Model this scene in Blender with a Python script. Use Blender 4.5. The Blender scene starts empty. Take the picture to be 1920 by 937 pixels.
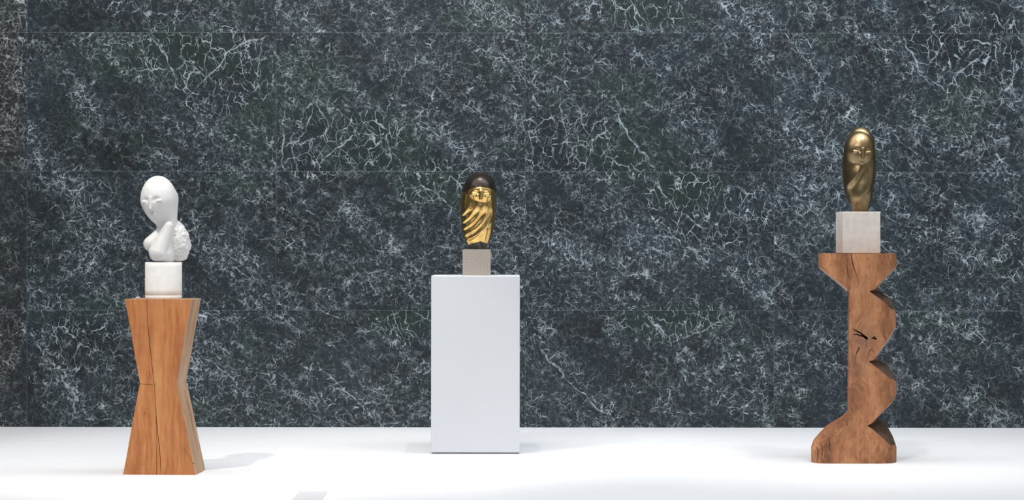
import bpy, bmesh, math, random
import numpy as np
from mathutils import Vector, Matrix

random.seed(7)
SC = bpy.context.scene
COL = SC.collection

# ------------------------------------------------------------------ camera, world, lights
F = 4050.0            # focal length in pixels of a 1920 x 937 frame
CAM_H = 1.22          # eye height above the white platform
HORIZON = 462.0       # picture row of the horizon

cd = bpy.data.cameras.new('camera'); cam = bpy.data.objects.new('camera', cd); COL.objects.link(cam)
cam.location = (0, 0, CAM_H); cam.rotation_euler = (math.radians(90), math.radians(-0.07), 0)
cd.sensor_fit = 'HORIZONTAL'; cd.sensor_width = 36; cd.lens = F/1920*36
cd.shift_y = (HORIZON-468.5)/1920
cd.clip_start = 0.1; cd.clip_end = 200
SC.camera = cam

SC.view_settings.view_transform = 'Standard'
SC.view_settings.look = 'None'
SC.view_settings.gamma = 1
SC.view_settings.use_curve_mapping = False
SC.view_settings.exposure = 0.0

w = bpy.data.worlds.new('gallery_light'); SC.world = w; w.use_nodes = True
wn = w.node_tree.nodes; wl = w.node_tree.links; wn.clear()
tc = wn.new('ShaderNodeTexCoord'); sx = wn.new('ShaderNodeSeparateXYZ'); wl.new(tc.outputs['Generated'], sx.inputs[0])
rp = wn.new('ShaderNodeValToRGB'); wl.new(sx.outputs[2], rp.inputs[0])
e = rp.color_ramp.elements
e[0].position = 0.0; e[0].color = (0.36, 0.37, 0.39, 1)
e[1].position = 1.0; e[1].color = (0.95, 0.97, 1.0, 1)
for p, c in ((0.10, (0.42, 0.43, 0.45, 1)), (0.22, (0.50, 0.51, 0.53, 1)), (0.40, (0.80, 0.82, 0.86, 1))):
    q = e.new(p); q.color = c
bg = wn.new('ShaderNodeBackground'); bg.inputs[1].default_value = 0.52
nz_ = wn.new('ShaderNodeTexNoise'); nz_.inputs['Scale'].default_value = 1.7; nz_.inputs['Detail'].default_value = 1.0; wl.new(tc.outputs['Generated'], nz_.inputs['Vector'])
mr_ = wn.new('ShaderNodeMapRange'); mr_.inputs[1].default_value = .42; mr_.inputs[2].default_value = .58; mr_.inputs[3].default_value = .45; mr_.inputs[4].default_value = 1.55; wl.new(nz_.outputs[0], mr_.inputs[0])
mm_ = wn.new('ShaderNodeMix'); mm_.data_type = 'RGBA'; mm_.blend_type = 'MULTIPLY'; mm_.inputs[0].default_value = 1.0
wl.new(rp.outputs[0], mm_.inputs[6]); wl.new(mr_.outputs[0], mm_.inputs[7])          # invented noise, uneven world brightness for reflections in the metal
wl.new(mm_.outputs[2], bg.inputs[0]); wo = wn.new('ShaderNodeOutputWorld'); wl.new(bg.outputs[0], wo.inputs[0])

def area(name, loc, target, size, power, color=(1, 1, 1), sy=None):
    l = bpy.data.lights.new(name, 'AREA'); l.energy = power; l.color = color
    l.shape = 'RECTANGLE'; l.size = size; l.size_y = sy or size
    o = bpy.data.objects.new(name, l); COL.objects.link(o); o.location = loc
    o.rotation_euler = (Vector(target)-Vector(loc)).to_track_quat('-Z', 'Y').to_euler()
    return o
def spot(name, loc, target, power, cone, radius=0.06, color=(1, 1, 1), blend=0.9):
    l = bpy.data.lights.new(name, 'SPOT'); l.energy = power; l.color = color
    l.spot_size = math.radians(cone); l.spot_blend = blend; l.shadow_soft_size = radius
    o = bpy.data.objects.new(name, l); COL.objects.link(o); o.location = loc
    o.rotation_euler = (Vector(target)-Vector(loc)).to_track_quat('-Z', 'Y').to_euler()
    return o

area('added_overhead_fill', (0.4, 11.5, 6.2), (0.4, 11.7, 0.0), 13.0, 480, (1.0, 0.99, 0.98), 4.0)  # added unseen fill from above, brightens the platform more than upright faces
area('added_overhead_fill.001', (-1.2, 6.5, 5.6), (-0.6, 12.2, 0.6), 5.0, 120, (1.0, 0.98, 0.96), 1.6)  # added unseen fill from the front, lifts the pedestals and busts
spot('track_spot_left', (-2.80, 9.4, 5.0), (-1.62, 12.0, 0.4), 560, 46, 0.06, (1.0, 0.96, 0.91), .6)
spot('track_spot_centre_right', (0.16, 12.55, 5.0), (-0.2, 12.9, 0.3), 130, 50, 0.03)
spot('track_spot_centre_left', (-0.42, 12.55, 5.0), (-0.2, 12.9, 0.3), 130, 50, 0.03)
spot('track_spot_right', (1.2, 10.4, 5.0), (1.95, 12.3, 0.8), 240, 46, 0.10, (1.0, 0.95, 0.90))
spot('track_spot_right.001', (2.9, 10.9, 5.0), (1.95, 12.3, 0.8), 200, 46, 0.10, (1.0, 0.96, 0.92))
area('added_blue_tint_fill', (2.4, 11.6, 6.0), (2.0, 14.5, 2.3), 2.6, 70, (0.55, 0.78, 1.0), 1.0)  # added unseen blue fill that tints the right part of the wall

# ------------------------------------------------------------------ helpers
def ppm(y_base):                      # pixels per metre at the depth where the platform is seen on row y_base
    return (y_base-HORIZON)/CAM_H
def depth(y_base):
    return F/ppm(y_base)
def X(px, d): return (px-960)*d/F
def Z(py, d): return CAM_H-(py-HORIZON)*d/F

D_WALL = depth(801)

def link(o, parent=None):
    COL.objects.link(o)
    if parent: o.parent = parent
    return o
def mesh_obj(name, verts, faces, mats, parent=None, smooth=False, loc=(0, 0, 0), fm=None):
    me = bpy.data.meshes.new(name); me.from_pydata([tuple(v) for v in verts], [], [tuple(f) for f in faces]); me.update()
    bm = bmesh.new(); bm.from_mesh(me); bmesh.ops.recalc_face_normals(bm, faces=bm.faces); bm.to_mesh(me); bm.free()
    for m in (mats if isinstance(mats, (list, tuple)) else [mats]): me.materials.append(m)
    if fm:
        for p, k in zip(me.polygons, fm): p.material_index = k
    if smooth:
        for p in me.polygons: p.use_smooth = True
    o = bpy.data.objects.new(name, me); o.location = loc
    return link(o, parent)
def thing(name, label, cat, loc, rz=0):
    o = bpy.data.objects.new(name, None); o.empty_display_size = 0.1; COL.objects.link(o)
    o.location = loc; o.rotation_euler = (0, 0, rz); o['label'] = label; o['category'] = cat
    return o
def tag(o, label, cat):
    o['label'] = label; o['category'] = cat; return o
def box(x0, x1, y0, y1, z0, z1):
    v = [(x, y, z) for z in (z0, z1) for y in (y0, y1) for x in (x0, x1)]
    f = [(0, 2, 3, 1), (4, 5, 7, 6), (0, 1, 5, 4), (2, 6, 7, 3), (0, 4, 6, 2), (1, 3, 7, 5)]
    return v, f
def bevel(o, wdt, seg=2, angle=30):
    m = o.modifiers.new('bevel', 'BEVEL'); m.width = wdt; m.segments = seg; m.limit_method = 'ANGLE'; m.angle_limit = math.radians(angle)
    return m
def apply_mods(o):
    dg = bpy.context.evaluated_depsgraph_get(); dg.update()
    me = bpy.data.meshes.new_from_object(o.evaluated_get(dg), preserve_all_data_layers=True, depsgraph=dg)
    o.modifiers.clear(); o.data = me
def boolean(o, cutter, op):
    m = o.modifiers.new('bool', 'BOOLEAN'); m.operation = op; m.solver = 'EXACT'; m.use_self = (op == 'DIFFERENCE'); m.object = cutter
    apply_mods(o)
    bpy.data.objects.remove(cutter, do_unlink=True)

# ------------------------------------------------------------------ node helper
class NT:
    def __init__(s, name):
        s.m = bpy.data.materials.new(name); s.m.use_nodes = True
        s.t = s.m.node_tree; s.n = s.t.nodes; s.l = s.t.links; s.n.clear()
        s.out = s.n.new('ShaderNodeOutputMaterial'); s.b = s.n.new('ShaderNodeBsdfPrincipled')
        s.l.new(s.b.outputs[0], s.out.inputs[0])
        s.pos = s.n.new('ShaderNodeTexCoord').outputs['Object']
    def set(s, inp, v):
        if isinstance(v, bpy.types.NodeSocket): s.l.new(v, inp)
        elif isinstance(v, (tuple, list)) and len(v) == 3 and inp.type == 'RGBA': inp.default_value = (*v, 1)
        else: inp.default_value = v
    def p(s, **kw):
        for k, v in kw.items(): s.set(s.b.inputs[k.replace('_', ' ')], v)
        return s.m
    def math(s, op, a, b=0.0, c=0.0, clamp=False):
        n = s.n.new('ShaderNodeMath'); n.operation = op; n.use_clamp = clamp
        s.set(n.inputs[0], a); s.set(n.inputs[1], b); s.set(n.inputs[2], c); return n.outputs[0]
    def add(s, a, b): return s.math('ADD', a, b)
    def sub(s, a, b): return s.math('SUBTRACT', a, b)
    def mul(s, a, b, clamp=False): return s.math('MULTIPLY', a, b, clamp=clamp)
    def vm(s, op, a, b=(0, 0, 0), sc=None):
        n = s.n.new('ShaderNodeVectorMath'); n.operation = op
        s.set(n.inputs[0], a)
        if sc is not None: s.set(n.inputs['Scale'], sc)
        else: s.set(n.inputs[1], b)
        return n.outputs['Value'] if op in ('LENGTH', 'DOT_PRODUCT', 'DISTANCE') else n.outputs[0]
    def xyz(s, v):
        n = s.n.new('ShaderNodeSeparateXYZ'); s.set(n.inputs[0], v); return n.outputs
    def comb(s, x, y, z):
        n = s.n.new('ShaderNodeCombineXYZ')
        for i, q in enumerate((x, y, z)): s.set(n.inputs[i], q)
        return n.outputs[0]
    def noise(s, v, scale, detail=2.0, rough=0.5, dist=0.0, col=False):
        n = s.n.new('ShaderNodeTexNoise'); s.set(n.inputs['Vector'], v); n.inputs['Scale'].default_value = scale
        n.inputs['Detail'].default_value = detail; n.inputs['Roughness'].default_value = rough; n.inputs['Distortion'].default_value = dist
        return n.outputs[1] if col else n.outputs[0]
    def voro(s, v, scale, feature='DISTANCE_TO_EDGE', rand=1.0):
        n = s.n.new('ShaderNodeTexVoronoi'); n.feature = feature; s.set(n.inputs['Vector'], v)
        n.inputs['Scale'].default_value = scale; n.inputs['Randomness'].default_value = rand; return n.outputs['Distance']
    def ramp(s, f, stops, interp='LINEAR'):
        n = s.n.new('ShaderNodeValToRGB'); s.set(n.inputs[0], f); n.color_ramp.interpolation = interp
        el = n.color_ramp.elements
        while len(el) < len(stops): el.new(0.5)
        for q, (p_, c_) in zip(el, stops):
            q.position = p_; q.color = (*c_, 1) if not isinstance(c_, float) else (c_, c_, c_, 1)
        return n.outputs[0]
    def step(s, f, lo, hi, a=0.0, b=1.0):
        n = s.n.new('ShaderNodeMapRange'); n.interpolation_type = 'SMOOTHSTEP'; s.set(n.inputs[0], f)
        for i, q in enumerate((lo, hi, a, b)): s.set(n.inputs[i+1], q)
        return n.outputs[0]
    def mix(s, f, a, b, mode='MIX'):
        n = s.n.new('ShaderNodeMix'); n.data_type = 'RGBA'; n.blend_type = mode; n.clamp_factor = True
        s.set(n.inputs[0], f); s.set(n.inputs[6], a); s.set(n.inputs[7], b); return n.outputs[2]
    def bump(s, h, strength=0.3, dist=0.01):
        n = s.n.new('ShaderNodeBump'); s.set(n.inputs['Height'], h); n.inputs['Strength'].default_value = strength
        n.inputs['Distance'].default_value = dist; s.l.new(n.outputs[0], s.b.inputs['Normal'])

def srgb(r, g, b):
    f = lambda c: (c/255/12.92) if c/255 <= 0.04045 else ((c/255+0.055)/1.055)**2.4
    return (f(r), f(g), f(b))

# ------------------------------------------------------------------ marble
TW, TH = 467/277.9, 260.3/277.9
SX0 = X(984.5, D_WALL)                # one upright joint
SZ0 = Z(582, D_WALL)                  # one level joint
def blob_px(cx, cy, rx, ry):          # an ellipse of the stone's own figure, in metres on the wall
    return (X(cx, D_WALL), Z(cy, D_WALL), rx*D_WALL/F, ry*D_WALL/F)
COARSE = [(415, 140, 100, 85), (300, 95, 60, 50), (585, 265, 85, 72), (690, 270, 75, 60), (1060, 265, 90, 70), (1150, 285, 60, 45),
          (1840, 110, 105, 80), (1740, 90, 50, 60), (1190, 25, 90, 45), (830, 345, 95, 45), (1290, 360, 90, 50), (770, 605, 55, 40),
          (1260, 600, 100, 40), (1330, 400, 110, 60), (25, 95, 30, 60), (260, 20, 90, 30), (150, 650, 70, 60), (1420, 20, 0.1, 0.1)]
CLEAN = [(325, 95, 45, 30), (270, 120, 25, 20), (690, 300, 60, 22), (1170, 300, 50, 25), (1720, 85, 22, 32), (1210, 25, 60, 35),
         (600, 150, 1, 1), (240, 215, 30, 18), (250, 270, 35, 18), (1290, 350, 70, 30), (1290, 590, 60, 22), (50, 690, 22, 60), (720, 590, 50, 20),
         (690, 220, 30, 16), (1240, 235, 22, 16)]
GREEN = [(340, 100, 110, 60), (220, 110, 70, 50), (560, 160, 100, 70), (700, 270, 110, 60), (480, 250, 50, 60), (1020, 90, 40, 40),
         (1180, 280, 110, 50), (1220, 30, 90, 30), (820, 350, 80, 40), (1290, 350, 90, 40), (900, 30, 80, 30), (190, 570, 60, 22),
         (770, 600, 80, 30), (1270, 600, 120, 36), (1750, 600, 70, 26), (1800, 200, 50, 60), (1180, 170, 60, 40), (440, 340, 60, 20)]
PALE = [(60, 130, 60, 60), (560, 60, 40, 30), (760, 130, 110, 30), (1400, 40, 70, 40), (1470, 130, 40, 60), (1480, 260, 40, 60),
        (340, 560, 80, 40), (160, 720, 60, 60), (640, 730, 90, 40), (660, 660, 60, 30), (760, 280, 25, 20), (1540, 270, 40, 40),
        (1240, 480, 120, 40), (1020, 690, 60, 60), (1100, 750, 80, 30), (1700, 690, 90, 60), (900, 290, 80, 40), (420, 430, 80, 40), (940, 470, 60, 30)]
LINES = [  # long veins: x0,y0,x1,y1,half width px
    (283, 66, 330, 140, 2.6), (330, 140, 380, 190, 1.6), (500, 66, 430, 95, 2.6), (430, 95, 385, 150, 2.2), (385, 150, 350, 190, 1.4),
    (490, 70, 480, 140, 1.8), (455, 80, 492, 175, 1.0), (530, 205, 530, 318, 1.8), (585, 200, 575, 240, 1.6), (575, 240, 590, 310, 1.6),
    (545, 270, 600, 262, 1.6), (605, 300, 665, 255, 2.2), (665, 255, 715, 250, 1.3), (718, 252, 765, 330, 2.2), (600, 205, 650, 270, 1.2),
    (995, 215, 998, 315, 1.7), (1050, 205, 1060, 260, 1.6), (1060, 260, 1062, 312, 1.6), (1040, 270, 1100, 268, 1.6), (1100, 270, 1150, 235, 1.6),
    (1165, 232, 1225, 315, 2.0), (1220, 325, 1270, 400, 2.2), (1270, 400, 1330, 430, 1.6), (760, 335, 815, 395, 1.4), (1205, 585, 1262, 640, 1.8),
    (1262, 640, 1370, 600, 1.7), (1370, 600, 1378, 580, 1.7), (1180, 5, 1218, 50, 2.2), (1218, 60, 1228, 66, 2.0), (1690, 66, 1722, 130, 3.0), (1722, 130, 1790, 178, 1.8),
    (1815, 68, 1870, 90, 2.4), (1865, 80, 1875, 120, 2.2), (1845, 95, 1790, 145, 2.0), (1790, 145, 1772, 185, 1.6), (1900, 90, 1895, 178, 2.2),
    (1765, 80, 1742, 118, 1.8), (880, 345, 905, 350, 1.2), (793, 345, 860, 400, 1.6), (520, 130, 640, 215, 1.2), (560, 170, 700, 250, 1.3),
    (1120, 165, 1230, 330, 1.1), (1240, 420, 1330, 500, 1.4), (600, 690, 700, 780, 2.0), (1010, 650, 1060, 710, 2.2), (1060, 710, 1150, 790, 2.2),
    (1270, 690, 1295, 725, 2.0), (1660, 240, 1720, 290, 1.6), (1690, 280, 1740, 350, 1.4), (60, 620, 90, 690, 1.2), (110, 700, 145, 755, 2.0),
    (240, 380, 330, 470, 1.3), (350, 640, 470, 740, 1.2), (1480, 70, 1530, 130, 1.0), (560, 550, 640, 600, 1.2), (950, 110, 990, 160, 1.1)]

BANDS = [(60, 80, 320, 320, 14, 70), (520, 90, 760, 230, 12, 70), (700, 180, 960, 320, 14, 60), (1230, 430, 1450, 570, 9, 110), (1020, 430, 1210, 580, 9, 90),
         (990, 600, 1150, 795, 10, 110), (560, 680, 710, 790, 9, 90), (270, 630, 480, 750, 10, 70), (60, 610, 150, 765, 9, 90), (1460, 190, 1600, 300, 10, 60),
         (1690, 230, 1900, 330, 9, 90), (1650, 680, 1900, 800, 12, 110), (630, 370, 800, 520, 11, 80), (1010, 140, 1160, 300, 10, 60), (350, 190, 520, 330, 10, 80),
         (100, 330, 250, 460, 11, 80), (1470, 330, 1570, 430, 9, 60), (690, 590, 800, 700, 9, 60), (1740, 350, 1910, 470, 11, 80), (1210, 590, 1330, 720, 9, 70),
         (340, 400, 500, 520, 11, 80), (930, 90, 990, 320, 9, 50), (860, 650, 700, 740, 8, 40), (1320, 730, 1440, 795, 8, 60), (0, 60, 60, 320, 12, 40),
         (1330, 690, 1470, 650, 6, 50), (1780, 420, 1900, 400, 6, 40), (1100, 30, 1000, 55, 6, 20), (200, 440, 110, 540, 9, 40), (870, 0, 960, 60, 8, 40)]
PALE += [(a+(c-a)*t, b+(d-b)*t, w_*2.6, w_*1.8) for a, b, c, d, w_, n_ in BANDS for t in (.15, .4, .65, .9)]

def marble_material():
    N = NT('green_black_veined_marble')
    o = N.xyz(N.pos); x, z = o[0], o[2]
    i = N.math('FLOOR', N.math('DIVIDE', N.sub(x, SX0), TW))          # slab column
    j = N.math('FLOOR', N.math('DIVIDE', N.sub(z, SZ0), TH))          # slab row
    cls = N.math('ABSOLUTE', N.add(i, 0.5))                           # neighbours sawn from one block share their figure
    lx = N.sub(x, N.mul(i, TW))
    base = N.comb(N.add(lx, N.mul(cls, 7.31)), N.add(N.mul(i, 0.045), N.mul(j, 3.7)), N.add(z, N.mul(j, 2.17)))
    # warped coordinates
    w1 = N.vm('SCALE', N.vm('SUBTRACT', N.noise(base, 5.0, 3, .55, col=True), (.5, .5, .5)), sc=0.16)
    w2 = N.vm('SCALE', N.vm('SUBTRACT', N.noise(base, 24.0, 3, .6, col=True), (.5, .5, .5)), sc=0.024)
    w3 = N.vm('SCALE', N.vm('SUBTRACT', N.noise(base, 80.0, 2, .6, col=True), (.5, .5, .5)), sc=0.007)
    P1 = N.vm('ADD', N.vm('ADD', base, w1), w2)
    P2 = N.vm('ADD', N.vm('ADD', base, w2), w3)
    P3 = N.vm('ADD', P1, w3)
    # diagonal flow: across the bedding (stretch along upper-left -> lower-right)
    def rot(P, ang, sxx, szz):
        m = N.n.new('ShaderNodeMapping'); N.set(m.inputs[0], P); m.inputs['Rotation'].default_value = (0, math.radians(ang), 0)
        m2 = N.n.new('ShaderNodeMapping'); N.set(m2.inputs[0], m.outputs[0]); m2.inputs['Scale'].default_value = (sxx, 1, szz)
        return m2.outputs[0]
    R = rot(P1, -38, 0.35, 1.0)
    R2 = rot(P2, -38, 0.5, 1.0)
    R3 = rot(P2, 50, 0.45, 1.0)
    att = lambda nm: (lambda n: (setattr(n, 'attribute_name', nm), n.outputs['Fac'])[1])(N.n.new('ShaderNodeAttribute'))
    def edge(v, sc=26, amt=.5): return N.step(N.add(v, N.mul(N.sub(N.noise(P2, sc, 3, .65), .5), amt)), .38, .62)
    coarse = edge(att('coarse')); clean = edge(att('clean')); green = edge(att('green'), 14, .7); pale = edge(att('pale'), 18, .8)
    ld = N.add(att('vein_distance'), N.mul(N.sub(N.noise(N.pos, 45, 3, .65), .5), 0.0085))
    lines = N.mul(N.step(ld, 0.0020, -0.0005), N.step(N.noise(N.pos, 26, 3, .6), 0.36, 0.54, 0.25, 1.0))
    # veins: cell edges whose width swells and dies away, so that they read as separate strokes
    def gate(P, scale, lo, hi, detail=2):
        return N.step(N.noise(P, scale, detail, .55), lo, hi)
    def strokes(P, scale, wmax, gscale, lo, hi, off):
        P = N.vm('ADD', P, off)
        wd = N.math('MAXIMUM', gate(N.vm('ADD', base, off), gscale, lo, hi, 3), 0.0001)
        d = N.voro(P, scale)
        return N.step(N.math('DIVIDE', d, N.mul(wd, wmax)), 1.0, 0.25)
    dens = N.noise(rot(base, -38, .28, 1.0), 4.6, 4, .62, dist=.35)     # banks of dense and sparse veining
    dense = N.step(dens, 0.38, 0.62)
    notco = N.sub(1.0, coarse); notclean = N.sub(1.0, clean)
    mx = lambda *a: a[0] if len(a) == 1 else N.math('MAXIMUM', a[0], mx(*a[1:]))
    V = rot(P3, 8, 1.0, 0.62)
    b1 = strokes(V, 10.5, 0.040, 11, .38, .70, (0, 0, 0))
    b2 = strokes(V, 21.0, 0.060, 15, .42, .70, (4, 2, 6))
    co = N.mul(mx(N.mul(b1, 0.95), N.mul(b2, 0.75)), coarse)
    m1 = strokes(R2, 15.0, 0.055, 13, .46, .72, (3, 1, 7))
    m2 = strokes(rot(P3, 25, .55, 1.0), 24.0, 0.068, 19, .46, .72, (9, 4, 2))
    m3 = strokes(rot(P3, 80, .6, 1.0), 30.0, 0.075, 22, .46, .72, (1, 7, 3))
    m4 = strokes(R, 46.0, 0.11, 30, .46, .70, (6, 3, 5))
    m5 = strokes(P2, 64.0, 0.13, 33, .46, .70, (2, 8, 5))
    k = N.add(0.30, N.mul(dense, 0.72))
    fi = mx(N.mul(m1, 0.90), N.mul(m2, 0.86), N.mul(m3, 0.74), N.mul(m4, 0.42), N.mul(m5, 0.28))
    fi = N.mul(N.mul(fi, k), N.add(0.35, N.mul(notco, 0.65)))
    fi = N.mul(fi, N.add(0.35, N.mul(notclean, 0.65)))
    fi = N.mul(fi, N.add(1.0, N.mul(pale, 0.25)))
    brt = N.step(N.noise(P2, 9, 3, .6), .35, .66, .50, 1.35)          # some clusters much whiter
    veins = mx(N.mul(fi, brt), co, N.mul(lines, 0.85))
    veins = N.mul(veins, N.add(0.70, N.mul(N.noise(P2, 70, 2, .6), 0.6)), clamp=True)
    # ground colour
    hue = N.noise(base, 2.6, 4, .6, dist=.4)
    g0 = N.ramp(hue, [(0.30, srgb(21, 24, 28)), (0.48, srgb(28, 36, 41)), (0.62, srgb(32, 42, 47)), (0.75, srgb(32, 39, 48))])
    gr = N.mul(N.math('MAXIMUM', green, N.step(N.noise(base, 3.4, 3, .6), .56, .70)), 0.70)
    g1 = N.mix(gr, g0, srgb(34, 48, 44))
    haze = N.mul(N.mul(N.step(N.noise(P3, 40, 5, .75), .35, .75), N.add(N.add(.06, N.mul(dense, 0.34)), N.mul(pale, 0.34))), N.sub(1.0, N.mul(N.math('MAXIMUM', coarse, clean), .8)))
    g2 = N.mix(N.mul(haze, 0.8), g1, N.mix(gr, srgb(70, 81, 88), srgb(64, 80, 75)))
    dark = N.step(N.noise(P2, 30, 3, .6), .56, .70)
    g3 = N.mix(N.mul(dark, 0.6), g2, srgb(12, 15, 18))
    vc = N.mix(N.noise(P2, 20, 2, .5), srgb(142, 155, 160), srgb(176, 186, 192))
    c = N.mix(veins, g3, vc)
    wn_ = N.n.new('ShaderNodeTexWhiteNoise'); wn_.noise_dimensions = '2D'; N.set(wn_.inputs['Vector'], N.comb(i, j, 0.0))
    tone = N.ramp(wn_.outputs['Value'], [(0.0, (.86, .88, .90)), (0.5, (1.0, 1.0, 1.0)), (1.0, (1.10, 1.11, 1.12))])   # slab to slab difference
    c = N.mix(1.0, c, tone, 'MULTIPLY')
    c = N.mix(N.math('LESS_THAN', i, -2.5), c, N.mix(1.0, c, (1.0, .90, .86), 'MULTIPLY'))                              # the far left slab is browner
    # joints
    fx = N.math('ABSOLUTE', N.sub(N.math('FRACT', N.add(N.math('DIVIDE', N.sub(x, SX0), TW), 0.5)), 0.5))
    fz = N.math('ABSOLUTE', N.sub(N.math('FRACT', N.add(N.math('DIVIDE', N.sub(z, SZ0), TH), 0.5)), 0.5))
    jx = N.math('LESS_THAN', N.mul(fx, TW), 0.0020); jz = N.math('LESS_THAN', N.mul(fz, TH), 0.0017)
    c = N.mix(N.mul(N.math('MAXIMUM', N.mul(jx, 0.25), N.mul(jz, 0.50)), 1.0), c, srgb(112, 120, 128))
    N.p(Base_Color=c, Roughness=0.42, Specular_IOR_Level=0.30)
    return N.m

def white_floor():
    N = NT('white_painted_platform')
    n = N.noise(N.pos, 3.0, 3, .5)
    c = N.mix(n, (0.715, 0.72, 0.737), (0.735, 0.74, 0.757))
    N.p(Base_Color=c, Roughness=0.55); return N.m
def plain(name, a, b, scale=20, rough=0.6, metallic=0.0, bump=0.0, bscale=80, detail=4):
    N = NT(name); n = N.noise(N.pos, scale, detail, .6)
    N.p(Base_Color=N.mix(N.step(n, .3, .7), a, b), Roughness=rough, Metallic=metallic)
    if bump: N.bump(N.noise(N.pos, bscale, 4, .6), bump, 0.004)
    return N.m

# ------------------------------------------------------------------ setting
def vnoise(x, z, sc, seed):
    x = x*sc+seed*17.3; z = z*sc+seed*5.1
    xi = np.floor(x); zi = np.floor(z); fx = x-xi; fz = z-zi; fx = fx*fx*(3-2*fx); fz = fz*fz*(3-2*fz)
    h = lambda a, b: np.modf(np.abs(np.sin(a*127.1+b*311.7+seed*74.7)*43758.5453))[0]
    return (h(xi, zi)*(1-fx)+h(xi+1, zi)*fx)*(1-fz)+(h(xi, zi+1)*(1-fx)+h(xi+1, zi+1)*fx)*fz-.5
def build_wall():
    gx_ = np.concatenate([[-9, -6, -4.5, -3.8], np.arange(-3.7, 3.7, .006), [3.72, 4.5, 6, 9]])
    gz_ = np.concatenate([[-.15, -.05], np.arange(0.0, 2.95, .006), [3.2, 4, 5.2, 6.5]])
    nx, nz = len(gx_), len(gz_)
    GX, GZ = np.meshgrid(gx_, gz_); x = GX.ravel(); z = GZ.ravel()
    wx_ = x+.10*vnoise(x, z, 6, 1)+.05*vnoise(x, z, 15, 2); wz_ = z+.10*vnoise(x, z, 6, 3)+.05*vnoise(x, z, 15, 4)
    lx_ = x+.030*vnoise(x, z, 12, 5)+.022*vnoise(x, z, 27, 6); lz_ = z+.030*vnoise(x, z, 12, 7)+.022*vnoise(x, z, 27, 8)
    def blobs(lst):
        acc = np.zeros_like(x)
        for b in lst:
            cx, cz, rx, rz = blob_px(*b); d = np.hypot((wx_-cx)/rx, (wz_-cz)/rz)
            acc = np.maximum(acc, np.clip((1.4-d)/.8, 0, 1))
        return acc
    ld = np.full((nz, nx), .05); LX = lx_.reshape(nz, nx); LZ = lz_.reshape(nz, nx)
    segs = [(X(a, D_WALL), Z(b, D_WALL), X(c, D_WALL), Z(d, D_WALL), hw*.55*D_WALL/F) for (a, b, c, d, hw) in LINES]
    rg = np.random.default_rng(11)
    while len(segs) < len(LINES)+950:                     # short strokes and branching threads
        cx, cz = rg.uniform(-3.7, 3.7), rg.uniform(0, 2.95)
        dn = vnoise(np.array(cx*.8+cz*.9), np.array(cz*.9-cx*.5), 1.6, 9)+.5*vnoise(np.array(cx), np.array(cz), 5, 10)
        if dn+.30 < rg.uniform(0, .75): continue
        ang = math.radians(rg.choice([-38, -38, -50, 55, 20, 90, -10])+rg.normal(0, 14)); L = rg.uniform(.03, .12)*(1.8 if rg.random() < .12 else 1)
        px_, pz_ = cx, cz
        for q in range(rg.integers(1, 4)):
            ex, ez = px_+L*math.cos(ang), pz_+L*math.sin(ang)
            segs.append((px_, pz_, ex, ez, rg.uniform(.15, .50)*D_WALL/F)); px_, pz_ = ex, ez; ang += rg.normal(0, .5); L *= .75
    for (a, b, c, d, wpx, cnt) in BANDS:                  # banks of threads running down to the right
        ax_, az_, bx__, bz__ = X(a, D_WALL), Z(b, D_WALL), X(c, D_WALL), Z(d, D_WALL); W_ = wpx*D_WALL/F
        base_a = math.atan2(bz__-az_, bx__-ax_)
        for q in range(cnt):
            t = rg.random(); px_ = ax_+(bx__-ax_)*t+rg.normal(0, W_); pz_ = az_+(bz__-az_)*t+rg.normal(0, W_)
            ang = base_a+rg.choice([0, 0, 0, .9, -.9, 1.6])+rg.normal(0, .28); L = rg.uniform(.02, .08)
            segs.append((px_, pz_, px_+L*math.cos(ang), pz_+L*math.sin(ang), rg.uniform(.22, .60)*D_WALL/F))
    for (ax_, az_, bx__, bz__, hw) in segs:
        i0, i1 = np.searchsorted(gx_, [min(ax_, bx__)-.06, max(ax_, bx__)+.06]); j0, j1 = np.searchsorted(gz_, [min(az_, bz__)-.06, max(az_, bz__)+.06])
        if i1 <= i0 or j1 <= j0: continue
        xx = LX[j0:j1, i0:i1]; zz = LZ[j0:j1, i0:i1]; dx, dz = bx__-ax_, bz__-az_
        t = np.clip(((xx-ax_)*dx+(zz-az_)*dz)/(dx*dx+dz*dz), 0, 1)
        d_ = np.hypot(xx-ax_-t*dx, zz-az_-t*dz)-hw*(1-.6*np.abs(2*t-1))
        ld[j0:j1, i0:i1] = np.minimum(ld[j0:j1, i0:i1], d_)
    ld = ld.ravel()
    co = np.stack([x, np.full_like(x, D_WALL), z], 1)
    bx0, bf = box(-9, 9, D_WALL+.001, D_WALL+.25, -.15, 6.5)
    n0 = len(co); k = (np.arange(nz-1)[:, None]*nx+np.arange(nx-1)[None, :]).ravel()
    faces = np.stack([k, k+1, k+nx+1, k+nx], 1).tolist()+[[q+n0 for q in f] for f in bf]
    co = np.concatenate([co, np.array(bx0)])
    me = bpy.data.meshes.new('wall_back'); me.from_pydata(co.tolist(), [], faces); me.update()
    for nm, arr in (('coarse', blobs(COARSE)), ('clean', blobs(CLEAN)), ('green', blobs(GREEN)), ('pale', blobs(PALE)), ('vein_distance', ld)):
        at = me.attributes.new(nm, 'FLOAT', 'POINT'); at.data.foreach_set('value', np.concatenate([arr, np.zeros(8)+(.05 if nm == 'vein_distance' else 0)]).astype(np.float32))
    me.materials.append(marble_material())
    return link(bpy.data.objects.new('wall_back', me))
wall = build_wall(); wall['kind'] = 'structure'
flo = mesh_obj('floor', *box(-9, 9, 8.6, D_WALL, -0.15, 0.0), white_floor()); flo['kind'] = 'structure'
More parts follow.
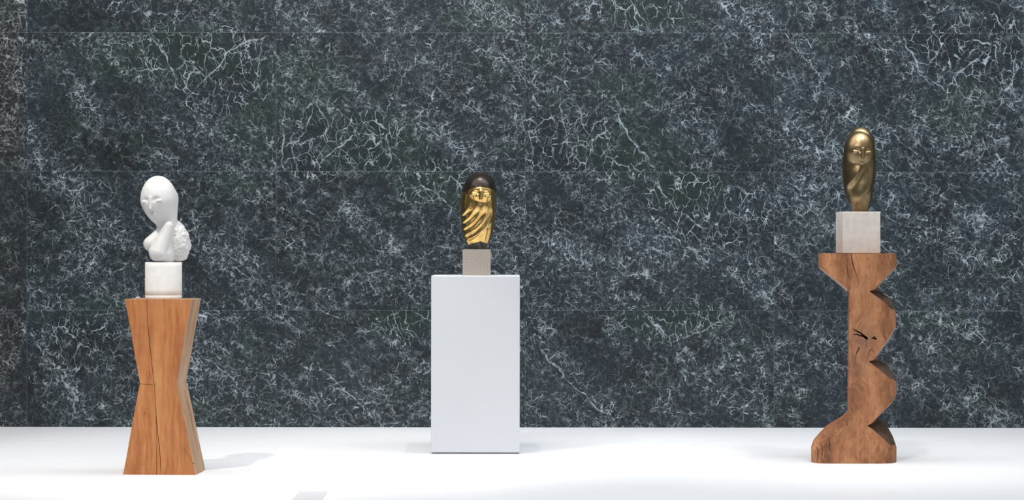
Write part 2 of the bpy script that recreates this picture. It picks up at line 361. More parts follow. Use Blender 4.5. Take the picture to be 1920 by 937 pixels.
fl2 = mesh_obj('floor', *box(-9, 9, -6, 8.6, -0.35, -0.15), plain('grey_stone_floor', (0.30, 0.30, 0.29), (0.36, 0.36, 0.35), 6, .4)); fl2['kind'] = 'structure'

# ------------------------------------------------------------------ wood
def wood(name, c_dark, c_mid, c_light, grain=90, swirl=0.0, grey=None, rough=0.55, seed=0.0, knots=((X(1618, depth(868))-X(1601.5, depth(868)), Z(640, depth(868)), .075), (X(1606, depth(868))-X(1601.5, depth(868)), Z(690, depth(868)), .05))):
    N = NT(name); grey_k = srgb(98, 74, 64)
    P = N.vm('ADD', N.pos, (seed, seed*.7, seed*1.3))
    w = N.vm('SCALE', N.vm('SUBTRACT', N.noise(P, 3.5, 3, .55, col=True), (.5, .5, .5)), sc=0.05+swirl)
    Pw = N.vm('ADD', P, w)
    kn = None
    for (kx, kz, kr) in knots:                       # the grain parts and runs round a knot
        dl = N.vm('MULTIPLY', N.vm('SUBTRACT', N.pos, (kx, 0, kz)), (1, 0, .75))
        g = N.math('EXPONENT', N.mul(N.math('POWER', N.math('DIVIDE', N.vm('LENGTH', dl), kr), 2.0), -1.0))
        Pw = N.vm('ADD', Pw, N.vm('SCALE', N.comb(N.mul(N.vm('LENGTH', dl), 1.0), 0.0, 0.0), sc=N.mul(g, 1.6)))
        kn = g if kn is None else N.math('MAXIMUM', kn, g)
    S = N.vm('MULTIPLY', Pw, (1, 1, 0.07 if not swirl else 0.16))
    fib = N.noise(S, grain, 5, .65)
    bandn = N.noise(N.vm('MULTIPLY', Pw, (1, 1, .10)), 13, 3, .5)
    blot = N.noise(P, 5.0, 4, .6)
    c = N.ramp(N.add(N.mul(fib, .45), N.mul(bandn, .55)), [(0.37, c_dark), (0.50, c_mid), (0.62, c_light)])
    c = N.mix(N.step(blot, .35, .75, 0, .55), c, c_light if grey is None else grey)
    red = N.step(N.noise(N.vm('MULTIPLY', P, (1, 1, .45)), 7.0, 4, .65), .45, .70)
    c = N.mix(N.mul(red, .45), c, c_dark)
    if kn is not None: c = N.mix(N.mul(N.mul(kn, N.noise(N.vm('ADD', P, w), 28, 5, .7)), 1.1), c, grey_k)
    spk = N.step(N.noise(N.vm('MULTIPLY', P, (1, 1, .35)), 130 if not swirl else 95, 4, .75), .60 if not swirl else .55, .70)
    c = N.mix(N.mul(spk, .55), c, tuple(q*.45 for q in c_dark))
    N.p(Base_Color=c, Roughness=rough, Specular_IOR_Level=0.3)
    N.bump(N.add(fib, N.mul(spk, -.6)), 0.35, 0.002)
    return N.m
w_front = wood('oiled_orange_timber', srgb(146, 88, 50), srgb(178, 114, 68), srgb(196, 138, 88), 80, grey=srgb(188, 126, 80))
w_side = wood('dry_sawn_timber', srgb(146, 112, 84), srgb(176, 140, 108), srgb(194, 162, 130), 70, grey=srgb(180, 150, 124), seed=3)
w_oak = wood('weathered_brown_oak', srgb(104, 66, 42), srgb(156, 104, 70), srgb(182, 130, 92), 70, swirl=0.10, grey=srgb(164, 112, 78), rough=.65, seed=9, knots=((X(1618, depth(868))-X(1601.5, depth(868)), Z(640, depth(868)), .075), (X(1606, depth(868))-X(1601.5, depth(868)), Z(690, depth(868)), .05)))
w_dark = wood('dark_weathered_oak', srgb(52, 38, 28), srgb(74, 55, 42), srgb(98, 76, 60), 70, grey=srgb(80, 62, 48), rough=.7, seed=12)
w_cut = wood('pale_sawn_chamfer', srgb(138, 108, 90), srgb(160, 132, 112), srgb(176, 150, 130), 60, seed=5)
w_in = plain('dark_crack_interior', (0.07, 0.042, 0.027), (0.10, 0.06, 0.04), 60, .9)

def crack_cutter(paths, d_front, yfront, deep, mat):
    """paths: lists of (px, py, half width px) on the front plane; one closed prism per path"""
    vs, fs = [], []
    for path in paths:
        pts = [(X(a, d_front), Z(b, d_front), h*d_front/F) for a, b, h in path]
        n = len(pts); base = len(vs); ring = []
        for k, (a, b, h) in enumerate(pts):
            p0 = pts[max(0, k-1)]; p1 = pts[min(n-1, k+1)]
            t = Vector((p1[0]-p0[0], p1[1]-p0[1])).normalized(); nn = Vector((-t.y, t.x))*h
            ring.append(((a+nn.x, b+nn.y), (a-nn.x, b-nn.y)))
        for (l, r) in ring:
            vs += [(l[0], yfront-.02, l[1]), (r[0], yfront-.02, r[1]), (l[0], yfront+deep, l[1]), (r[0], yfront+deep, r[1])]
        for k in range(n-1):
            a = base+4*k; b = a+4
            fs += [(a, b, b+1, a+1), (a+2, a+3, b+3, b+2), (a, a+2, b+2, b), (a+1, b+1, b+3, a+3)]
        a = base; fs.append((a, a+1, a+3, a+2)); a = base+4*(n-1); fs.append((a, a+2, a+3, a+1))
    return mesh_obj('cutter', vs, fs, mat)
def wob(path, amp=1.0, sub=4):
    out = []
    for (a, b) in zip(path, path[1:]):
        for k in range(sub):
            t = k/sub; out.append((a[0]+(b[0]-a[0])*t+random.uniform(-amp, amp), a[1]+(b[1]-a[1])*t, a[2]+(b[2]-a[2])*t))
    out.append(path[-1]); return out

# ---- hourglass pedestal on the left
dL = depth(891); DEP = 0.285; YAW = math.radians(2.6)
prof = [(230.0, 891), (262.0, 719), (233.0, 562)]; profr = [(367.5, 891), (331.0, 719), (359.0, 562)]
zs = [0.0, Z(719, dL), Z(562, dL)]; xl = [X(p[0], dL) for p in prof]; xr = [X(p[0], dL) for p in profr]
cxL = (xl[0]+xr[0])/2
vs, fs, fm = [], [], []
cut = 0.018   # back right foot corner sawn off
NS = 6        # each sloping side in strips so that it can be a little uneven
rows = []
for a in range(2):
    for k in range(NS+(1 if a == 1 else 0)):
        t = k/NS
        rows.append((xl[a]+(xl[a+1]-xl[a])*t, xr[a]+(xr[a+1]-xr[a])*t, zs[a]+(zs[a+1]-zs[a])*t))
for (l, r, z) in rows:
    jl = random.uniform(-.0012, .0012); jr = random.uniform(-.0012, .0012)
    vs += [(l+jl, dL, z), (r+jr, dL, z), (r+jr*.5+.004, dL+DEP*.62, z), (r-.003, dL+DEP, z), (l, dL+DEP, z)]
m = len(rows)
for k in range(m-1):
    a = 5*k; b = a+5
    for q, mt in ((0, 0), (1, 1), (2, 1), (3, 0), (4, 1)):
        r = (q+1) % 5; fs.append((a+q, a+r, b+r, b+q)); fm.append(mt)
fs.append((4, 3, 2, 1, 0)); fm.append(1); a = 5*(m-1); fs.append((a, a+1, a+2, a+3, a+4)); fm.append(1)
ped = mesh_obj('wooden_pedestal', vs, fs, [w_front, w_side, w_in], fm=fm)
mainc = wob([(274.5, 556, .35), (275.5, 600, .40), (281, 650, .50), (285, 690, .45), (289, 722, .40), (291, 760, .45), (294, 800, .55), (300, 850, .45), (302, 896, .40)], .55)
c1 = crack_cutter([mainc, wob([(292, 780, .3), (294, 830, .4), (293, 896, .4)], .4), wob([(256, 720.5, .3), (270, 721, .4), (288, 722, .3)], .2),
                   wob([(268, 782, .15), (271, 776, .4), (272, 772, .15)], .2), wob([(279, 696, .2), (281, 705, .4), (281, 712, .15)], .2),
                   wob([(364, 872, .3), (345, 840, .2), (343, 838, .2)], .2)], dL, dL, 0.03, w_in)
boolean(ped, c1, 'DIFFERENCE')
# crack on the lower right flank: a blade that follows the flank
bl = []
A0 = Vector((X(331, dL)+.006, dL+DEP*.50, Z(735, dL))); A1 = Vector((X(367.5, dL)-.010, dL+DEP*.66, Z(868, dL)))
for t in np.linspace(0, 1, 12):
    c = A0.lerp(A1, t); h = .0035*math.sin(math.pi*min(1, t*.9+.1))+.0008
    c.y += random.uniform(-.0015, .0015)
    bl.append([(c.x-.03, c.y-h, c.z), (c.x-.03, c.y+h, c.z), (c.x+.04, c.y+h, c.z), (c.x+.04, c.y-h, c.z)])
vv = [p for r in bl for p in r]; ff = []
for k in range(11):
    a = 4*k; b = a+4
    for q in range(4): r = (q+1) % 4; ff.append((a+q, a+r, b+r, b+q))
ff += [(3, 2, 1, 0), (44, 45, 46, 47)]
boolean(ped, mesh_obj('cutter', vv, ff, w_in), 'DIFFERENCE')
piv = Vector((xr[0], dL, 0))
ped.data.transform(Matrix.Translation(-piv)); ped.location = piv; ped.rotation_euler = (0, 0, -YAW)
bevel(ped, 0.0022, 2, 35)
tag(ped, 'tall orange-brown timber pedestal shaped like an hourglass with long cracks, under the white bust', 'pedestal')
ZL = zs[2]
dLc = dL+DEP*.5

# ---- white cylinder
def lathe(prof, seg=96):
    vs = [(r*math.cos(2*math.pi*k/seg), r*math.sin(2*math.pi*k/seg), z) for r, z in prof for k in range(seg)]
    fs = []
    for i in range(len(prof)-1):
        for k in range(seg):
            a = i*seg+k; b = i*seg+(k+1) % seg; fs.append((a, b, b+seg, a+seg))
    fs.append(tuple(reversed(range(seg)))); fs.append(tuple((len(prof)-1)*seg+k for k in range(seg)))
    return vs, fs
Rc = 34.3*dLc/F; Hc = ZL and (Z(492.5, dLc)-ZL)
def stone_white():
    N = NT('white_limestone')
    n = N.noise(N.pos, 30, 5, .6); st = N.noise(N.vm('MULTIPLY', N.pos, (.3, .3, 3)), 40, 3, .6)
    c = N.mix(N.step(n, .35, .7), (0.77, 0.745, 0.715), (0.82, 0.80, 0.77))
    c = N.mix(N.step(st, .6, .75, 0, .10), c, (0.60, 0.56, 0.52))
    N.p(Base_Color=c, Roughness=.7); N.bump(n, .25, .002); return N.m
m_lime = stone_white()
prof = [(Rc-.002, 0), (Rc-.0005, .0015), (Rc-.0005, .019), (Rc-.0012, .0197), (Rc-.0012, .0202), (Rc, .021)]+[(Rc, Hc*k/8) for k in range(2, 8)]+[(Rc, Hc-.002), (Rc-.002, Hc)]
cyl = mesh_obj('cylinder_base', *lathe(prof), m_lime, smooth=False, loc=(X(306.7, dLc), dLc, ZL+.0005))
for p in cyl.data.polygons: p.use_smooth = len(p.vertices) == 4
tag(cyl, 'white limestone drum standing on the hourglass timber pedestal', 'sculpture base')
# pale pad at the back of the pedestal top
vs = []; fs = []
pd = lathe([(.006, 0), (.012, .001), (.0125, .004), (.010, .008), (.004, .0095)], 20)
pad = mesh_obj('putty_lump', [(x*1.1*(1+.15*math.sin(3*math.atan2(y, x))), y*.8, z) for x, y, z in pd[0]], pd[1], plain('pale_putty', (.45, .45, .42), (.6, .6, .57), 90, .8), smooth=True,
               loc=(X(258.5, dL+DEP*.75), dL+DEP*.75, ZL))
tag(pad, 'tiny pale lump at the back left corner of the hourglass pedestal top', 'lump')

# ------------------------------------------------------------------ busts (plain ovoid heads), grown from smooth solids
def smin(a, b, k):
    h = np.clip(.5+.5*(b-a)/k, 0, 1); return b+(a-b)*h-k*h*(1-h)
def noise3(p):
    i = np.floor(p); f = p-i; f = f*f*(3-2*f); o = 0
    for a in (0, 1):
        for b in (0, 1):
            for c in (0, 1):
                h = np.modf(np.abs(np.sin((i[..., 0]+a)*127.1+(i[..., 1]+b)*311.7+(i[..., 2]+c)*74.7)*43758.5453))[0]
                o = o+h*np.abs(1-a-f[..., 0])*np.abs(1-b-f[..., 1])*np.abs(1-c-f[..., 2])
    return o-.5
def smax(a, b, k): return -smin(-a, -b, k)
def ell(p, c, r, rot=None):
    q = p-np.array(c)
    if rot is not None: q = q@np.array(rot)
    r = np.array(r); k0 = np.linalg.norm(q/r, axis=-1); k1 = np.linalg.norm(q/(r*r), axis=-1)
    return k0*(k0-1)/np.maximum(k1, 1e-9)
def cap(p, a, b, ra, rb):
    a = np.array(a); b = np.array(b); ab = b-a
    t = np.clip(((p-a)@ab)/(ab@ab), 0, 1); return np.linalg.norm(p-(a+t[..., None]*ab), axis=-1)-(ra+(rb-ra)*t)
def rotm(rx=0, ry=0, rz=0):
    return np.array((Matrix.Rotation(math.radians(rz), 3, 'Z')@Matrix.Rotation(math.radians(ry), 3, 'Y')@Matrix.Rotation(math.radians(rx), 3, 'X')))
def features(h, q, fr, sc=1.0, k=.010):
    """plain archaic face on an egg of radii fr: shallow sockets, straight nose, closed lids, small mouth"""
    W, Dp, H = fr
    sy = lambda x, z: -Dp*math.sqrt(max(.05, 1-(x/W)**2-(z/H)**2))
    for sg in (-1, 1):
        ex, ez = .40*W, -.03*H
        sock = ell(q, (sg*ex, sy(ex, ez)-.36*W, ez+.05*H), (.36*W, .44*W, .17*H), rotm(ry=-sg*9)); h = smax(h, -sock, k)
        lid = ell(q, (sg*ex, sy(ex, ez)+.085*W, ez-.02*H), (.215*W, .115*W, .070*H), rotm(ry=-sg*7)); h = smin(h, lid, k*.35)
    nose = cap(q, (0, sy(0, .08*H)+.03*W, .10*H), (0, sy(0, -.3*H)-.055*W, -.33*H), .055*W, .095*W); h = smin(h, nose, k*.9)
    for dz, rz in ((-.545, .026), (-.60, .030)):
        h = smin(h, ell(q, (0, sy(0, dz*H)+.22*W*0+.10*W, dz*H), (.15*W, .12*W, rz*H)), k*.5)
    return h
def sweep(sdf, z0, z1, axis, nz=230, nt=288, rmax=.22, post=None):
    """outermost surface of a solid around an upright axis (axis(z) -> x, y)"""
    a_, b_ = z1-.03, z1+.03
    for _ in range(24):
        m_ = (a_+b_)/2; v_ = sdf(np.array([[[*axis(m_), m_]]]))[0, 0]
        if v_ < 0: a_ = m_
        else: b_ = m_
    z1 = a_-1e-5
    u = np.linspace(0, 1, nz); u = .5-.5*np.cos(np.pi*u); u = .6*u+.4*np.linspace(0, 1, nz)
    zz = z0+(z1-z0)*u; th = np.linspace(0, 2*np.pi, nt, endpoint=False)
    ax = np.array([axis(z) for z in zz])
    ct, st = np.cos(th), np.sin(th)
    def P(r):
        return np.stack([ax[:, 0:1]+r*ct, ax[:, 1:2]+r*st, np.repeat(zz[:, None], nt, 1)], -1)
    R = np.full((nz, nt), .0005); done = np.zeros((nz, nt), bool)
    steps = np.linspace(rmax, .0005, 150); prev = steps[0]
    lo = np.full((nz, nt), .0005); hi = np.full((nz, nt), .0005)
    for r in steps:
        v = sdf(P(np.full((nz, nt), r)))
        hit = (v < 0) & ~done
        lo[hit] = r; hi[hit] = prev; done |= hit; prev = r
    for _ in range(14):
        mid = (lo+hi)/2; v = sdf(P(mid)); ins = v < 0
        lo = np.where(ins, mid, lo); hi = np.where(ins, hi, mid)
    pts = P(lo)
    if post is not None: pts = post(pts)
    verts = [tuple(p) for p in pts.reshape(-1, 3)]
    faces = [(i*nt+k, i*nt+(k+1) % nt, (i+1)*nt+(k+1) % nt, (i+1)*nt+k) for i in range(nz-1) for k in range(nt)]
    faces.append(tuple(reversed(range(nt)))); faces.append(tuple((nz-1)*nt+k for k in range(nt)))
    return verts, faces, zz

# ---- white bust: ovoid head, neck, rounded shoulders, rough unworked stone behind
sL = dLc/F
def wx(px): return (px-306.7)*sL
def wz(py): return (491.5-py)*sL
HR = rotm(ry=-4, rz=-16)             # head turned a little to the left
_rc = np.random.default_rng(4)
CHIPS = [np.array((wx(329)+_rc.uniform(-.09, .09), .03+_rc.uniform(-.09, .06), wz(450)+_rc.uniform(-.13, .13))) for _ in range(80)]
def white_sdf(p):
    hc = (wx(298.5), -.012, wz(376)); h = ell(p, hc, (.096, .108, .134), HR)
    q = (p-np.array(hc))@HR
    # egg: narrower towards the chin
    s = 1+np.clip(-q[..., 2]/.13, 0, 1)**1.5*.42
    qq = np.stack([q[..., 0]*s, q[..., 1]*(1+(s-1)*.8), q[..., 2]], -1)
    h = np.minimum(ell(qq, (0, 0, 0), (.096, .108, .134))*.8, 9)
    h = features(h, q, (.096, .108, .134))
    nk = cap(p, (wx(314), .014, wz(372)), (wx(310), .006, wz(478)), .054, .056)
    body = smin(h, nk, .016)
    l1 = cap(p, (wx(306), -.010, wz(436)), (wx(284.5), -.030, wz(457)), .036, .040)       # near shoulder
    l2 = cap(p, (wx(318), -.040, wz(424)), (wx(300), -.058, wz(473)), .026, .050)         # long drape fold
    l3 = ell(p, (wx(303), -.020, wz(474)), (.066, .070, .052), rotm(ry=20))
    body = smin(body, l1, .008); body = smin(body, l3, .010); body = smin(body, l2, .005)
    bk = ell(p, (wx(329), .040, wz(450)), (.072, .070, .118), rotm(ry=-14))
    n = np.full(p.shape[:-1], 9.); m2 = n.copy()
    for cpt in CHIPS:
        d = np.linalg.norm(p-cpt, axis=-1); m2 = np.minimum(m2, np.maximum(n, d)); n = np.minimum(n, d)
    n = .004-np.clip((m2-n)*.22, 0, .007)+.005*noise3(p*85)+.003*noise3(p*190+7)
    bk = bk+n
    return smin(body, bk, .004)
def ax_w(z):
    t = np.clip(z/(160*sL), 0, 1); return (np.interp(t, [0, .3, .5, .7, 1], [wx(311), wx(308), wx(308), wx(299), wx(298)]), -.004)
m_plaster = plain('white_marble_carving', (0.57, 0.562, 0.548), (0.605, 0.598, 0.588), 12, .5, 0, .12, 160)
v, f, zz = sweep(white_sdf, .0, wz(331.8), ax_w)
tb = thing('stone_bust', 'white carved bust with smooth ovoid head and rough shoulder, on the white drum', 'sculpture', (X(306.7, dLc), dLc, ZL+Hc+.0005))
mesh_obj('body', v, f, m_plaster, tb, smooth=True)

# ------------------------------------------------------------------ white plinth in the middle
dC = depth(851); xc0, xc1 = X(808.5, dC), X(974.8, dC); ZC = Z(517, dC); DPC = .53
m_pl = plain('white_lacquered_board', (0.56, 0.577, 0.605), (0.57, 0.587, 0.615), 2, .45)
pc = thing('display_plinth', 'large plain white rectangular plinth carrying the gilded bust', 'plinth', ((xc0+xc1)/2, dC+DPC/2, 0))
hw = (xc1-xc0)/2
o = mesh_obj('box', *box(-hw, hw, -DPC/2, DPC/2, .009, ZC), m_pl, pc); bevel(o, .004, 3)
mesh_obj('recessed_foot', *box(-hw+.006, hw-.006, -DPC/2+.006, DPC/2-.006, 0, .009), plain('grey_foot', (.16, .16, .17), (.2, .2, .21), 8, .6), pc)
dB = dC+DPC*.5; kB = dB/F
gb = .5*(920-868)*kB; xb = X(894, dB); hb = 48.3*kB
m_gst = plain('grey_sandstone', (0.30, 0.262, 0.225), (0.385, 0.34, 0.295), 120, .85, 0, .4, 300)
o = mesh_obj('stone_block', *box(-gb, gb, -gb, gb, 0, hb), m_gst, loc=(xb, dB, ZC+.0005)); bevel(o, .002, 2)
tag(o, 'small grey-brown stone cube on the white plinth under the gilded bust', 'sculpture base')

# ---- gilded bust with dark cap
def gx(px): return (px-896.5)*kB
def gz(py): return (467.5-py)*kB
_ys = np.array([323.5, 326, 330, 335, 342, 352, 365, 380, 400, 418, 432, 444, 454, 462, 467.5])
_lx = np.array([898.5, 886, 880, 876, 872, 868.5, 864.5, 862.8, 863.0, 864.5, 866.5, 869.5, 873.5, 878.5, 882.5])
_rx = np.array([899.5, 914, 919.5, 923.5, 927, 929.5, 931.3, 931.0, 929.8, 927.5, 925, 921.5, 917.5, 913, 909.5])
def smooth_prof(ys, v):
    yy = np.arange(ys[0], ys[-1], .5); w_ = np.interp(yy, ys, v); k_ = np.exp(-(np.arange(-8, 9)/4.)**2); k_ /= k_.sum()
    sm = np.convolve(np.pad(w_, 8, mode='edge'), k_, 'valid'); t_ = np.clip((yy-ys[0])/12, 0, 1); return yy, w_*(1-t_)+sm*t_
_ysd, _lx = smooth_prof(_ys, _lx); _, _rx = smooth_prof(_ys, _rx); _ys = _ysd
def body_prof(z, depthk=1.05):
    py = 467.5-z/kB
    l = np.interp(py, _ys, _lx); r = np.interp(py, _ys, _rx); return gx((l+r)/2), (r-l)/2*kB
sig = lambda t: 1/(1+np.exp(-np.clip(t, -30, 30)))
def wrapped(p, prof, X_, Z_, zc, hc, fr, fold_c, folds, top):
    """egg-shaped head set in a wrapped shawl that tapers to the foot"""
    c, hw_ = prof(p[..., 2]); q = p[..., 0]-c; zf = p[..., 2]
    low = sig((zc-zf)/.010); frn = sig(-p[..., 1]/.010)
    dep_ = hw_*(1.10-.20*low*frn)
    rr = np.sqrt((q/np.maximum(hw_, 1e-4))**2+(p[..., 1]/np.maximum(dep_, 1e-4))**2)
    shell = np.maximum((rr-1)*hw_*.8, zf-top)
    side = np.clip(1-(q/np.maximum(hw_, 1e-4))**2*1.02, 0, 1)**.8*frn
    rho = np.hypot(zf-fold_c[1], (p[..., 0]-fold_c[0]))
    for (r0, wd, am) in folds:
        t = (rho-r0)/wd
        shell = shell-am*np.where(t < 0, np.exp(-(t*1.0)**2), np.exp(-(t*2.6)**2))*low*side
    q2 = (p-np.array(hc))@rotm(rz=5, ry=3)
    s = 1+np.clip(-q2[..., 2]/(fr[2]*1.15), 0, 1)**1.6*.42
    qq = np.stack([q2[..., 0]*s, q2[..., 1]*s**.5, q2[..., 2]], -1)
    face = features(ell(qq, (0, 0, 0), fr)*.8, q2, fr)
    return smin(shell, face, .0025)
def gold_sdf(p):
    return wrapped(p, body_prof, gx, gz, gz(396), (gx(900), -.044, gz(363)), (.088, .088, .112), (gx(846), gz(372)),
                   [(.118, .020, .014), (.158, .020, .013), (.196, .018, .012), (.236, .018, .010), (.270, .016, .008)], gz(324.2))
def metal(name, base, base2, rough, rough2, scale=6):
    N = NT(name); n = N.noise(N.pos, scale, 4, .6)
    N.p(Base_Color=N.mix(N.step(n, .35, .65), base, base2), Metallic=1.0, Roughness=N.step(n, .3, .7, rough, rough2)); return N.m
m_gold = metal('polished_golden_bronze', (0.83, 0.56, 0.21), (0.74, 0.47, 0.16), .10, .17)
m_cap = plain('dark_patinated_bronze', (0.020, 0.014, 0.011), (0.040, 0.028, 0.020), 25, .30, .6, .15, 120)
m_foot = plain('rough_unpolished_bronze', (0.03, 0.028, 0.025), (0.16, 0.15, 0.14), 60, .6, .3, .6, 140)
tg = thing('bronze_bust', 'gilded polished bust with dark rounded cap, on the small grey stone cube', 'sculpture', (xb, dB, ZC+hb+.0005))
tg.location.x = X(896.5, dB)
v, f, zz = sweep(gold_sdf, 0, gz(324), lambda z: (float(body_prof(np.array(z))[0]), 0.0))
v = np.array(v)
# split: cap above a line that dips at the sides; rough foot low in front
def caph(x, y): return gz(352)-.030*np.clip(np.abs(x-gx(903))/.10, 0, 1)**2-.02*np.clip((y+.03)/.1, 0, 1)
isc = v[:, 2] > caph(v[:, 0], v[:, 1])
isf = (v[:, 2] < gz(455)+.010*np.sin(v[:, 0]*40+1.0)) & (v[:, 2] < gz(452)-.3*np.abs(v[:, 0]-gx(901)))
cls = np.where(isc, 1, np.where(isf, 2, 0))
def sub_mesh(name, key, mat, parent, puff=0.0):
    fk = [q for q in f if (np.bincount(cls[list(q)], minlength=3).argmax() == key)]
    used = sorted({i for q in fk for i in q}); mp = {a: b for b, a in enumerate(used)}
    vv = v[used]
    o = mesh_obj(name, [tuple(p) for p in vv], [tuple(mp[i] for i in q) for q in fk], mat, parent, smooth=True)
    if puff:
        mo = o.modifiers.new('shell', 'SOLIDIFY'); mo.thickness = puff; mo.offset = 1
    return o
sub_mesh('body', 0, m_gold, tg); sub_mesh('cap', 1, m_cap, tg, .0015); sub_mesh('foot', 2, m_foot, tg)
tg.children[1]['label'] = 'dark brown patinated cap'; tg.children[2]['label'] = 'dark unpolished rough foot'

# ------------------------------------------------------------------ notched oak pedestal on the right
dR = depth(868); 
FR = [(1521, 868.5), (1682, 868.5), (1682, 842), (1668, 832), (1650, 815), (1636, 803), (1626, 797), (1634, 793), (1671, 755), (1681, 737), (1683, 728), (1678, 716),
      (1655, 697), (1629, 676), (1637, 674), (1668, 631), (1678, 611), (1680, 600), (1679, 587), (1660, 567), (1630, 545), (1639, 541), (1680, 497), (1681, 490), (1681, 474.5),
      (1535.5, 474.5), (1535.5, 494), (1538, 500), (1590, 541), (1593, 546), (1591, 784), (1590, 797), (1567, 817), (1538, 838), (1522, 851)]
BK = [(1521, 868.5), (1682, 868.5), (1683, 842), (1677, 825), (1666, 805), (1654, 796), (1644, 792), (1641, 789), (1674, 757), (1684, 738), (1685, 728), (1681, 714),
      (1668, 689), (1648, 677), (1643, 673), (1672, 632), (1681, 612), (1681.5, 600), (1681, 585), (1673, 562), (1650, 544.5), (1645, 541), (1682, 501), (1683, 490), (1681, 474.5),
      (1535.5, 474.5), (1534, 496), (1536, 503), (1587, 545), (1591, 548), (1590, 778), (1580, 788), (1550, 806), (1525, 831), (1520, 843)]
dRb = dR+.16
ZR = Z(474.5, dR)
def front_back():
    n = len(FR)
    vf = [(X(a, dR), dR-.10, 0.0 if b == 868.5 else (ZR if b == 474.5 else Z(b, dR))) for a, b in FR]
    # outlines behind keep real sizes (same scale as the front)
    vb = [(X(a, dR), dR+.42, 0.0 if b == 868.5 else (ZR if b == 474.5 else Z(b, dR))) for a, b in BK]
    # continue the front outline a little forward and the taper over the depth
    mid = [(vf[k][0], dR+.015, vf[k][2]) for k in range(n)]
    bk1 = [(vb[k][0], dR+.11, vb[k][2]) for k in range(n)]
    vs = vf+mid+bk1+vb; fs = [tuple(reversed(range(n)))]; fm = [0]
    for s in range(3):
        for k in range(n):
            q = (k+1) % n; fs.append((s*n+k, s*n+q, (s+1)*n+q, (s+1)*n+k)); 
            fm.append(0)
    fs.append(tuple(3*n+k for k in range(n))); fm.append(0)
    return vs, fs, fm
vs, fs, fm = front_back()
n_ = len(FR)
strip = {7, 14, 15, 21, 27}                # sawn undersides show pale
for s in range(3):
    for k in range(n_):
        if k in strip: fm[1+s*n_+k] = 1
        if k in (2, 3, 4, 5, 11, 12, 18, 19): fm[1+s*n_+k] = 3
SK = .150                             # the block stands turned a little, its left face out of sight
vs = [(x+(y-dR)*SK, y, z) for x, y, z in vs]
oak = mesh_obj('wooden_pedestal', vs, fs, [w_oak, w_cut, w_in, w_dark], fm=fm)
# log section: broad rounded front, rounded back
cxR = (X(1521, dR)+X(1682.5, dR))/2; aR = (X(1682.5, dR)-X(1521, dR))/2
lv = []; seg = 72
for z in (-.01, ZR+.01):
    for k in range(seg):
        t = 2*math.pi*k/seg; c, s = math.cos(t), math.sin(t)
        px = aR*math.copysign(abs(c)**.30, c)
        py = (.125 if s < 0 else .24)*math.copysign(abs(s)**.9, s)
        lv.append((cxR+px+(.120+py)*SK, dR+.120+py, z))
lf = [(k, (k+1) % seg, seg+(k+1) % seg, seg+k) for k in range(seg)]+[tuple(reversed(range(seg))), tuple(seg+k for k in range(seg))]
log = mesh_obj('cutter', lv, lf, w_oak)
boolean(oak, log, 'INTERSECT')
kn = [wob([(1598, 615, 0.43), (1605, 619, 1.15), (1613, 623, 1.30), (1620, 629, 2.16), (1625.5, 633.5, 2.45), (1627, 636, 0.58)], .3),
      wob([(1599, 626, 0.29), (1606, 625.5, 1.01), (1613, 628, 1.15), (1618, 630, 0.86)], .3),
      wob([(1634, 634, 0.58), (1638, 632, 1.58), (1642, 634, 1.87), (1643, 636, 0.58)], .2), wob([(1638, 630, 0.43), (1641, 629.6, 0.72), (1642, 630, 0.29)], .1),
      wob([(1623, 637, 0.58), (1626, 643, 0.36), (1624, 649, 0.29), (1620, 654, 0.14)], .2),
      wob([(1612, 650, 0.86), (1608, 657, 0.94), (1605, 664, 0.65), (1603, 676, 0.29), (1602, 690, 0.18)], .3),
      wob([(1636, 652, 0.58), (1630, 658, 0.58), (1627, 668, 0.36), (1622, 680, 0.22), (1620, 694, 0.14)], .3), wob([(1637, 655, 0.79), (1638, 661, 0.29)], .1),
      wob([(1594.5, 470, 0.58), (1596, 480, 0.72), (1599.5, 497, 0.79), (1604, 510, 0.43), (1611, 534, 0.22)], .4),
      wob([(1590, 484, 0.22), (1588, 505, 0.36), (1592, 520, 0.22)], .4), wob([(1614, 592, 0.29), (1609, 600, 0.29), (1606, 603, 0.14)], .2),
      wob([(1533.5, 838, 0.29), (1535, 850, 0.65), (1534, 862, 0.36)], .3), wob([(1541, 832, 0.58), (1543, 845, 0.50), (1541, 858, 0.43), (1545, 866, 0.22)], .5),
      wob([(1555.5, 820, 0.22), (1556, 832, 0.65), (1556, 845, 0.29)], .2), wob([(1561, 830, 0.65), (1562, 831, 0.65)], .1),
      wob([(1540, 500, 0.22), (1552, 508, 0.22), (1557, 524, 0.14)], .3), wob([(1604, 757, 0.22), (1610, 766, 0.22)], .2)]
boolean(oak, crack_cutter(kn, dR, dR, .05, w_in), 'DIFFERENCE')
pv = Vector((cxR, dR+.10, 0)); oak.data.transform(Matrix.Translation(-pv)); oak.location = pv
bevel(oak, .0022, 2, 28)
tag(oak, 'tall weathered brown oak pedestal with sawtooth notches down its right side and a knot', 'pedestal')

# ---- pale stone cube on it
dS = dR+.055; kS = dS/F; ws = 71.5*kS
m_pst = plain('pale_pinkish_limestone', (0.49, 0.445, 0.41), (0.57, 0.525, 0.485), 26, .8, 0, .3, 200)
v8, f8 = box(0, ws, 0, ws*.96, 0, (473-394.5)*kS)
o = mesh_obj('stone_block', v8, f8, m_pst, loc=(X(1580, dS), dS, ZR+.0005)); o.rotation_euler = (0, 0, math.radians(2.4)); bevel(o, .005, 3)
tag(o, 'large pale pinkish stone cube on the notched oak pedestal under the brushed bronze bust', 'sculpture base')
ZS = ZR+(473-394.5)*kS

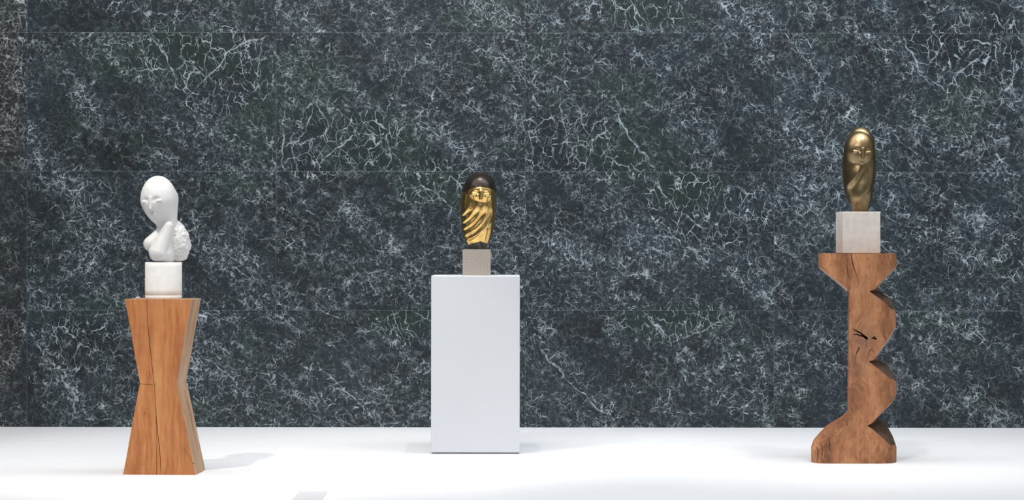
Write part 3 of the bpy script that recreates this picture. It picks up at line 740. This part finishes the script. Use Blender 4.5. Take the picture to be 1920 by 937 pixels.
# ---- brushed bronze bust
dT = dS+ws*.48; kT = dT/F
def bx_(px): return (px-1611)*kT
ZT0 = ZS+.0005
rowT = HORIZON+(CAM_H-ZT0)/kT
def bz(py): return (rowT-py)*kT
_y3 = np.array([236.5, 239, 243, 249, 257, 267, 280, 295, 310, 328, 345, 358, 370, 380, 388, 394.5])
_l3 = np.array([1612.8, 1602, 1597.5, 1593, 1589, 1586, 1582.5, 1580, 1579.5, 1580, 1581.5, 1584, 1588, 1593, 1597.5, 1600])
_r3 = np.array([1613.2, 1624, 1629, 1634, 1638, 1640, 1641, 1641.3, 1641.2, 1640.5, 1639, 1637, 1634.5, 1631.5, 1629, 1627.5])
_y3d, _l3 = smooth_prof(_y3, _l3); _, _r3 = smooth_prof(_y3, _r3); _y3 = _y3d
def prof3(z):
    py = rowT-z/kT; l = np.interp(py, _y3, _l3); r = np.interp(py, _y3, _r3); return bx_((l+r)/2), (r-l)/2*kT
def bz_sdf(p):
    return wrapped(p, prof3, bx_, bz, bz(318), (bx_(1609), -.036, bz(284)), (.088, .090, .118), (bx_(1545), bz(300)),
                   [(.185, .050, .030), (.285, .060, .028)], bz(237.2))
v, f, zz = sweep(bz_sdf, 0, bz(237), lambda z: (float(prof3(np.array(z))[0]), 0.0))
m_brz = metal('brushed_brown_bronze', (0.33, 0.245, 0.135), (0.19, 0.135, 0.070), .27, .38, 9)
t3 = thing('bronze_bust', 'brushed brown bronze ovoid bust on the pale pinkish stone cube', 'sculpture', (X(1611, dT), dT, ZT0))
mesh_obj('body', v, f, m_brz, t3, smooth=True)

# ------------------------------------------------------------------ caption card on the platform
def label_mat():
    N = NT('printed_caption_card'); o = N.xyz(N.pos)
    row = N.math('FRACT', N.mul(o[1], 1/.062)); ink = N.mul(N.math('GREATER_THAN', row, .45), N.step(N.noise(N.comb(o[0], N.math('FLOOR', N.mul(o[1], 1/.062)), 0.0), 160, 2, .6), .40, .50))
    edge = N.math('LESS_THAN', N.math('ABSOLUTE', N.sub(o[0], .0)), .064)
    N.p(Base_Color=N.mix(N.mul(N.mul(ink, edge), .55), (.64, .64, .66), (.40, .40, .43)), Roughness=.6); return N.m
dcap = depth(923)
card = mesh_obj('caption_card', *box(-.0705, .0705, -.62, 0, 0, .003), label_mat(), loc=(X(587, dcap), dcap, .0005))
tag(card, 'pale grey printed caption card lying on the white platform at the bottom edge', 'label')
